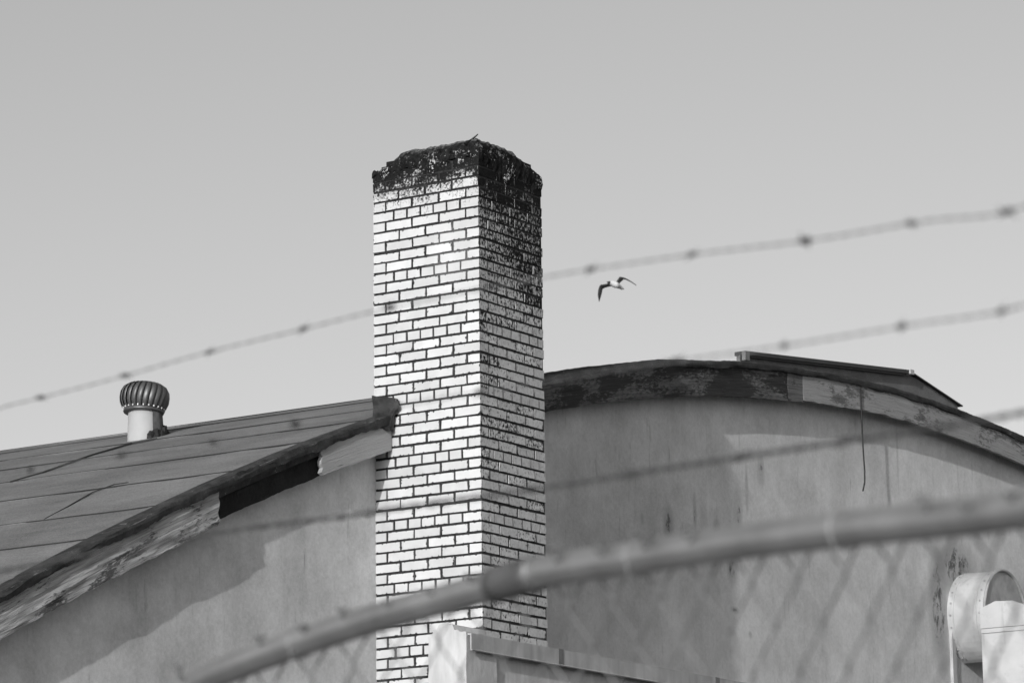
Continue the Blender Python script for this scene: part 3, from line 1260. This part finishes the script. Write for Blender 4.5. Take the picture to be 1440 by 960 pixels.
# ------------------------------------------------------------------ exhaust blower on the wall
NW = 0.012
s_d, z_d = on_n(1362, 872, NW)
ex = thing('exhaust_duct', 'white painted metal exhaust hood and duct fixed to the stucco wall', 'duct',
           world_pt(s_d, NW, 0), ROTZ)
dm = NT('white_duct_paint', 0.5, 0.08)
dc = dm.coords(ex)
v = dm.map(dm.noise(dc, 4, 5), 0.3, 0.7, 0.42, 0.52)
rs_ = dm.map(dm.noise(dm.mapping(dc, (14, 14, 2.0)), 1.0, 6, 0.7), 0.52, 0.72, 0, 0.5, smooth=True)
v = dm.mix(rs_, v, 0.25)
v = dm.mix(dm.map(dm.noise(dc, 12, 7, 0.75), 0.52, 0.66, 0, 0.6, smooth=True), v, 0.36)
dm.colour(v)
dm.bump(dm.noise(dc, 10, 4), 0.2, 0.01)
M_DUCT = dm.mat
M_DUCT_DK = simple('grey_duct_metal', 0.33, 0.6, 0.1, var=0.3, scale=10, bump=0.3)
R_D, D_D = 0.40, 0.34
# drum: thick curved shell, open towards the ground between two angles
mb = MB()
a0, a1 = math.radians(-38), math.radians(252)             # 90 = up, 180 = towards -s (left)
NA = 40


def drum(r, n_):
    return lambda i: (r * math.cos(a0 + (a1 - a0) * i / (NA - 1)), -n_, z_d + r * math.sin(a0 + (a1 - a0) * i / (NA - 1)))


f1, f2, f3, f4 = drum(R_D, 0.0), drum(R_D, D_D), drum(R_D - 0.012, D_D), drum(R_D - 0.012, 0.0)
mb.grid(lambda i, j: (f1, f2, f3, f4)[j](i), NA, 4, closed_v=True)
mb.f.append([0, 1, 2, 3]); mb.m.append(0)
b0 = (NA - 1) * 4
mb.f.append([b0, b0 + 1, b0 + 2, b0 + 3]); mb.m.append(0)
mb.build('hood_shell', M_DUCT, ex, smooth=False)
# front disc and rolled rim
mb = MB()
dp = [(R_D * 0.985 * math.cos(t), R_D * 0.985 * math.sin(t)) for t in [2 * math.pi * k / 48 for k in range(48)]]
mb.prism([(x, -D_D + 0.006, z_d + z) for x, z in dp], (0, -0.012, 0))
mb.build('front_plate', M_DUCT_DK, ex)
mb = MB()
rim = [(R_D * math.cos(t), -D_D - 0.012, z_d + R_D * math.sin(t)) for t in [math.radians(20 + 190 * k / 36) for k in range(37)]]
mb.tube(rim, 0.014, 8)
mb.build('rim', M_DUCT_DK, ex, smooth=True)
# duct: box going down from the front plate, with a sloping cap
n_b0 = D_D + 0.010
DW = 0.50
xd0 = on_n(1380, 884, NW + n_b0)[0] - s_d
zs = on_n(1380, 884, NW + n_b0)[1]
mb = MB()
mb.box(xd0, xd0 + DW, -(n_b0 + 0.48), -n_b0, 0.0, zs)
mb.build('duct_drop', M_DUCT, ex)
mb = MB()
mb.prism([(xd0 - 0.008, -n_b0 + 0.006, zs + 0.003), (xd0 - 0.008, -(n_b0 + 0.49), zs + 0.003), (xd0 - 0.008, -(n_b0 + 0.49), zs + 0.14),
          (xd0 - 0.008, -(n_b0 + 0.30), zs + 0.215), (xd0 - 0.008, -(n_b0 + 0.14), zs + 0.225), (xd0 - 0.008, -n_b0 + 0.006, zs + 0.17)], (DW + 0.016, 0, 0))
mb.build('duct_elbow', M_DUCT, ex)
mb = MB()
mb.box(-R_D + 0.02, -R_D + 0.09, -0.03, -0.002, 0.0, z_d - 0.12)
mb.build('wall_strip', M_DUCT, ex)

scr = MB()
scr.lathe([(0.009, 0.0), (0.009, 0.004), (0.005, 0.008)], 8)
scm = scr.mesh('screw', M_DUCT_DK)
for k in range(13):                                        # screws along both edges of the hood
    a = math.radians(60 + 15 * k)
    for n_ in (0.03, D_D - 0.035):
        o = link('screw', scm, ex, (R_D * math.cos(a), -n_, z_d + R_D * math.sin(a)))
        o.rotation_euler = (0, math.pi / 2 - a, 0)
for n_ in (0.055, D_D - 0.07):                             # folded seams round the hood
    mb = MB()
    mb.tube([((R_D + 0.001) * math.cos(t), -n_, z_d + (R_D + 0.001) * math.sin(t)) for t in [math.radians(20 + 225 * k / 40) for k in range(41)]], 0.005, 6)
    mb.build('hood_seam', M_DUCT, ex, smooth=True)
for zz in (zs - 0.02, zs - 0.62, zs - 1.4):
    mb = MB()
    mb.box(xd0 - 0.012, xd0 + DW + 0.012, -(n_b0 + 0.492), -(n_b0 + 0.004), zz - 0.018, zz + 0.002)
    mb.build('duct_flange', M_DUCT, ex)

# ------------------------------------------------------------------ cable hanging from the fascia
cabp = [(1210, 546), (1210.5, 562), (1211.5, 580), (1212.5, 605), (1214, 635), (1216, 662), (1216, 678), (1213.5, 690)]
s_c, z_c = on_n(1211, 546, NF + 0.012)
mb = MB()
cw = []
for k, (x, y) in enumerate(cabp):
    n_ = NF + 0.012
    s, z = on_n(x, y, n_)
    cw.append(world_pt(s, n_, z))
base = cw[0].copy()
mb.tube([p - base for p in cw], 0.0065, 8)
cb = mb.build('hanging_cable', simple('black_cable', 0.02, 0.6, 0.0, var=0.1, bump=0), None, smooth=True, loc=base)
tag(cb, 'thin black cable dangling from the pale fascia over the stucco wall', 'cable')

# ------------------------------------------------------------------ gull
BY = 46.0
def gp(px, py, dy=0.0):
    return at_depth(px, py, BY + dy)


gc0 = gp(865, 400)
M_GULL_D = simple('dark_feathers', 0.055, 0.8, 0.0, var=0.3, scale=10, bump=0.1)
M_GULL_W = simple('white_feathers', 0.7, 0.8, 0.0, var=0.08, scale=10, bump=0.1)
mb = MB()
body = [((853.5, 396.5), 0.004, -.10), ((857, 397.5), 0.022, -.07), ((861, 398.8), 0.036, -.03), ((866, 400.6), 0.040, 0.0),
        ((870, 402.4), 0.030, .05), ((872.6, 404.0), 0.022, .08), ((874.5, 405.2), 0.020, .10), ((876.4, 406), 0.007, .13), ((877.5, 406.6), 0.003, .15)]
def smooth_path(pts, per=4):
    out = []
    n = len(pts)
    for i in range(n - 1):
        p0, p1, p2, p3 = pts[max(i - 1, 0)], pts[i], pts[i + 1], pts[min(i + 2, n - 1)]
        for k in range(per):
            t = k / per
            out.append(0.5 * ((2 * p1) + (p2 - p0) * t + (2 * p0 - 5 * p1 + 4 * p2 - p3) * t * t + (3 * p1 - p0 - 3 * p2 + p3) * t ** 3))
    out.append(pts[-1])
    return out


bpts = smooth_path([gp(*b[0], b[2]) - gc0 for b in body], 3)
rads = []
for i in range(len(body) - 1):
    for k in range(3):
        rads.append(body[i][1] * (1 - k / 3) + body[i + 1][1] * k / 3)
rads.append(body[-1][1])
mb.tube(bpts, rads, 12, mi=1)
nb = len(mb.f)
for fi, f in enumerate(mb.f):
    zz = max(i for i in f) // 12
    if zz < 4 or zz > 19:
        mb.m[fi] = 0


def wing(lead, trail, dys):
    """lofted wing: leading and trailing edge pixels with depth offsets, thin aerofoil section"""
    n = len(lead)
    Lp = smooth_path([gp(*lead[i], dys[i]) - gc0 for i in range(n)], 4)
    Tp = smooth_path([gp(*trail[i], dys[i] + 0.06) - gc0 for i in range(n)], 4)
    N = len(Lp)

    def fn(i, j):
        a = 2 * math.pi * j / 10
        c = 0.5 - 0.5 * math.cos(a)
        th = 0.014 * (1 - 0.75 * i / (N - 1)) * math.sin(a)
        span = (Lp[min(i + 1, N - 1)] - Lp[max(i - 1, 0)]).normalized()
        ch_ = Tp[i] - Lp[i]
        nn = span.cross(ch_).normalized()
        return Lp[i] + ch_ * c + nn * th
    o = mb.grid(fn, N, 10, closed_v=True)
    mb.f.append([o + j for j in range(10)]); mb.m.append(0)
    mb.f.append([o + (N - 1) * 10 + j for j in range(10)]); mb.m.append(0)


wing([(862, 397.0), (855, 398.8), (848, 399.8), (844.0, 400.8), (841.6, 406), (840.6, 414), (841.8, 421), (842.4, 424)],
     [(862, 402.0), (856, 403.0), (850, 405.0), (847.4, 406.8), (846.6, 411), (845.0, 417), (843.4, 422), (842.8, 424)],
     [-0.02, -0.06, -0.12, -0.16, -0.20, -0.22, -0.24, -0.25])
wing([(866, 398), (869.0, 392.6), (871.5, 389.2), (876, 390.0), (882, 392.6), (889, 396.8), (894.5, 400.8)],
     [(870, 400.0), (871.5, 398.0), (875, 394.6), (878, 392.6), (883, 394.2), (889.5, 397.8), (895, 401.2)],
     [0.02, 0.06, 0.10, 0.16, 0.24, 0.30, 0.34])
gl = mb.build('gull', [M_GULL_D, M_GULL_W], None, smooth=True, loc=gc0)
tag(gl, 'gull gliding past the chimney with dark wings bent and white body', 'bird')

# ------------------------------------------------------------------ fence in the foreground
def fence_y(px):
    return 6.5 - 2.3 * (px - 15) / 1410.0


M_GALV = simple('galvanised_pipe', 0.50, 0.36, 0.82, var=0.25, scale=9, bump=0.1)
M_GALV_D = simple('dull_steel_sleeve', 0.16, 0.55, 0.6, var=0.2, scale=10, bump=0.1)
M_BARB = simple('dark_barb_wire', 0.045, 0.7, 0.3, var=0.2, scale=20, bump=0)
M_WIRE_L = simple('bright_galvanised_wire', 0.24, 0.6, 0.3, var=0.2, scale=20, bump=0)
M_WIRE = simple('weathered_wire', 0.09, 0.7, 0.3, var=0.2, scale=20, bump=0)
M_LINK = simple('zinc_chain_wire', 0.27, 0.5, 0.5, var=0.1, scale=20, bump=0)

PXL, PXR = -420, 1950


def fp(px, py):
    return at_depth(px, py, fence_y(px))


def fx(px, z):
    """fence plan position for a pixel column, at height z"""
    p = at_depth(px, 800, fence_y(px))
    return Vector((p.x, p.y, z))


_dir = (fx(PXL, 0) - fx(-60, 0)).normalized()


def far_left(z, m=6.0):
    """the fence runs on past the left edge of the picture"""
    p = fx(PXL, z) + _dir * m
    return Vector((p.x, p.y, z))


rail_px = [(180, 1004), (250, 972), (300, 950), (345, 931), (430, 900), (530, 868), (640, 838), (760, 805), (900, 783), (1040, 762), (1230, 739), (1425, 717)]
rp = [fp(*p) for p in rail_px]
rail_pts = smooth_path([far_left(rp[0].z - 0.16), far_left(rp[0].z - 0.16, 3.0), fx(PXL, rp[0].z - 0.16), fx(-60, rp[0].z - 0.07)] + rp + [fx(1680, rp[-1].z - 0.025), fx(PXR, rp[-1].z - 0.06)], 6)
f_base = fx(700, 0)
fn_ = thing('chain_link_fence', 'chain-link fence with a galvanised steel top rail crossing before the chimney', 'fence', f_base)


def rel(pts, b=f_base):
    return [p - b for p in pts]


mb = MB()
mb.tube(rel(rail_pts), 0.0228, 20)
mb.build('top_rail', M_GALV, fn_, smooth=True)
# sleeve joining two lengths of rail
def rail_at(px):
    best = min(range(len(rail_pts) - 1), key=lambda i: abs((rail_pts[i].x / rail_pts[i].y) - (px - 720) / FPX))
    a = rail_pts[best]
    t = (rail_pts[best + 1] - rail_pts[max(best - 1, 0)]).normalized()
    tx = (px - 720) / FPX
    # move along the tangent until the pixel column matches
    k = (tx * a.y - a.x) / (t.x - tx * t.y)
    return a + t * k, t


slv = [rail_at(x)[0] for x in (692, 708, 724, 740, 755)]
mb = MB()
mb.tube(rel(slv), [0.0256, 0.0266, 0.0266, 0.0266, 0.0256], 20)
mb.build('rail_sleeve', M_GALV_D, fn_, smooth=True)
# tie wires
for x in (415, 896, 1190):
    p, t = rail_at(x)
    u = t.cross(Vector((0, 0, 1))).normalized()
    w = u.cross(t)
    mb = MB()
    lp = []
    for k in range(33):
        a = 2 * math.pi * k / 16
        lp.append(p + (u * math.cos(a) + w * math.sin(a)) * 0.0243 + t * (0.004 * k / 16 - 0.004) - f_base)
    lp += [lp[-1] + Vector((0.004, 0, -0.02)), lp[-1] + Vector((0.002, 0.004, -0.05))]
    mb.tube(lp, 0.0009, 6)
    mb.build('tie_wire', M_LINK, fn_)
# chain-link fabric: every picket wire is a zigzag hooked into its neighbours
mesh_mb = MB()
arcl = [0.0]
for i in range(1, len(rail_pts)):
    arcl.append(arcl[-1] + (rail_pts[i] - rail_pts[i - 1]).length)


def along(d):
    d = max(0.0, min(d, arcl[-1] - 1e-6))
    for i in range(1, len(arcl)):
        if d <= arcl[i]:
            t = (d - arcl[i - 1]) / (arcl[i] - arcl[i - 1])
            return rail_pts[i - 1] * (1 - t) + rail_pts[i] * t, (rail_pts[i] - rail_pts[i - 1]).normalized()
    return rail_pts[-1], (rail_pts[-1] - rail_pts[-2]).normalized()


DIA = 0.118
npk = int(arcl[-1] / (DIA / 2)) - 1
tips = []
for k in range(npk):
    d0 = 0.04 + k * DIA / 2
    p, t = along(d0)
    side = Vector((t.y, -t.x, 0)).normalized()
    if side.y < 0:
        side = -side                                       # far side of the rail
    topz = p.z + 0.006
    pts = []
    nzig = int((topz - 0.04) / (DIA / 2))
    for q_ in range(nzig + 1):
        z = topz - q_ * DIA / 2
        off = (DIA / 4) * (1 if (q_ + k) % 2 else -1) * 1.02
        pp, tt = along(d0 + off)
        bow = 0.028 + 0.003 * (1 if (q_ + k) % 2 else -1)
        pts.append(Vector((pp.x, pp.y, 0)) + side * bow + Vector((0, 0, z)) - f_base)
    mesh_mb.tube(pts, 0.0021, 5, caps=False)
    if random.random() < 0.42:
        tips.append((pts[0] - side * 0.056, side, t))
lk = mesh_mb.build('chain_link_fabric', M_LINK, fn_)
lk['kind'] = 'stuff'
# twisted wire ends standing above the rail
tw = MB()
for (p, side, t) in tips:
    h = random.uniform(0.006, 0.022)
    for sgn in (0, math.pi):
        pts = []
        for k in range(9):
            a = sgn + k * 0.9
            r = 0.0022 + (0.010 * max(0, (k - 6) / 2) if k > 6 else 0)
            pts.append(p + Vector((math.cos(a) * r, math.sin(a) * r, h * k / 8)) + side * 0.001)
        tw.tube(pts, 0.0023, 5)
tk = tw.build('twisted_ends', M_GALV_D, fn_)
tk['kind'] = 'stuff'
ZPOST = 3.0
for pp in (far_left(0), far_left(0, 3.0), fx(PXL, 0), fx(PXR, 0)):
    p = pp - f_base
    mb = MB()
    mb.tube([p + Vector((0, 0, -0.1)), p + Vector((0, 0, ZPOST * 0.5)), p + Vector((0, 0, ZPOST))], 0.03, 16)
    po = mb.build('post', M_GALV, fn_, smooth=True)
    mb = MB()
    mb.tube([p + Vector((0, 0, ZPOST - 0.01)), p + Vector((0, 0, ZPOST + 0.02)), p + Vector((0, 0, ZPOST + 0.035))], [0.034, 0.034, 0.01], 16)
    mb.build('post_cap', M_GALV, po, smooth=True)

# barbed wire strands
wires = [
    ('upper', [(15, 569), (45, 562), (165, 531), (285, 497), (420, 464), (520, 439), (640, 413), (770, 389), (835, 378), (980, 357), (1145, 337), (1300, 311), (1425, 295)],
     [45, 165, 285, 420, 545, 690, 835, 980, 1145, 1300, 1440],
     'topmost barbed-wire strand, passing in front of the chimney above the gull'),
    ('middle', [(15, 665), (160, 642), (300, 622), (410, 597), (520, 577), (700, 547), (850, 522), (990, 502), (1110, 485), (1280, 457), (1425, 433)],
     [30, 160, 290, 410, 540, 670, 810, 955, 1110, 1280, 1425],
     'barbed-wire strand crossing low over the ventilator roof and the raised roof trim'),
    ('lower', [(15, 800), (200, 765), (360, 741), (475, 727), (605, 708), (770, 685), (890, 666), (1045, 642), (1190, 620), (1425, 583)],
     [110, 235, 360, 475, 605, 745, 890, 1045, 1190, 1340],
     'barbed-wire strand just above the fence rail, crossing the stucco walls'),
]
barb_me = None


def make_barb():
    mb = MB()
    pts = []
    for k in range(25):                                    # two turns round the strand, local x along the wire
        a = 2 * math.pi * k / 10
        pts.append(Vector((-0.011 + 0.022 * k / 24, 0.0034 * math.cos(a), 0.0034 * math.sin(a))))
    pts = [pts[0] + Vector((-0.006, 0.007, -0.005))] + pts + [pts[-1] + Vector((0.006, -0.006, 0.007))]
    mb.tube(pts, [0.0004] + [0.0016] * 25 + [0.0004], 6)
    pts2 = [Vector((p.x * 0.8, -p.z, p.y)) for p in pts]
    mb.tube(pts2, [0.0004] + [0.0016] * 25 + [0.0004], 6)
    return mb.mesh('barb', M_BARB, smooth=True)


barb_me = make_barb()
for nm, pl, bx, lab in wires:
    wr = {'upper': 0.0008, 'middle': 0.0008, 'lower': 0.0019}[nm]
    ctl = [fp(*p) for p in pl]
    ctl = [far_left(ctl[0].z), far_left(ctl[0].z, 3.0), fx(PXL, ctl[0].z + 0.0), fx(-60, ctl[0].z)] + ctl + [fx(1650, ctl[-1].z - 0.03), fx(PXR, ctl[-1].z - 0.07)]
    path = smooth_path(ctl, 40)
    base = path[0].copy()
    wt = thing('barbed_wire', lab, 'barbed wire', base, 0.0, 'barbed-wire strands above the fence')
    mb = MB()
    L_ = 0.0
    ph = []
    for i in range(len(path)):
        if i:
            L_ += (path[i] - path[i - 1]).length
        ph.append(L_)
    # resample evenly and twist two wires together
    n = int(L_ / 0.010)
    A, B = [], []
    j = 0
    for k in range(n + 1):
        d = L_ * k / n
        while j < len(ph) - 2 and ph[j + 1] < d:
            j += 1
        t = (d - ph[j]) / max(1e-9, ph[j + 1] - ph[j])
        p = path[j] * (1 - t) + path[j + 1] * t
        tg = (path[j + 1] - path[j]).normalized()
        u = tg.cross(Vector((0, 0, 1))).normalized()
        w = u.cross(tg)
        a = 2 * math.pi * d / 0.085
        off = (u * math.cos(a) + w * math.sin(a)) * wr * 1.15
        A.append(p + off - base)
        B.append(p - off - base)
    mb.tube(A, wr, 6)
    mb.tube(B, wr, 6)
    mb.build('twisted_wire', M_WIRE if nm == 'lower' else M_WIRE_L, wt, smooth=True)
    for x in bx:
        tx = (x - 720) / FPX
        i = min(range(len(path) - 1), key=lambda q_: abs(path[q_].x / path[q_].y - tx))
        p = path[i]
        tg = (path[i + 1] - path[i]).normalized()
        u = tg.cross(Vector((0, 0, 1))).normalized()
        w = u.cross(tg)
        o = link('barb', barb_me, wt, p - base)
        R = Matrix((tg, u, w)).transposed()
        R = R @ Matrix.Rotation(random.uniform(0, 6.28), 3, 'X')
        o.scale = (random.uniform(0.7, 1.05),) * 3
        o.rotation_euler = R.to_euler()
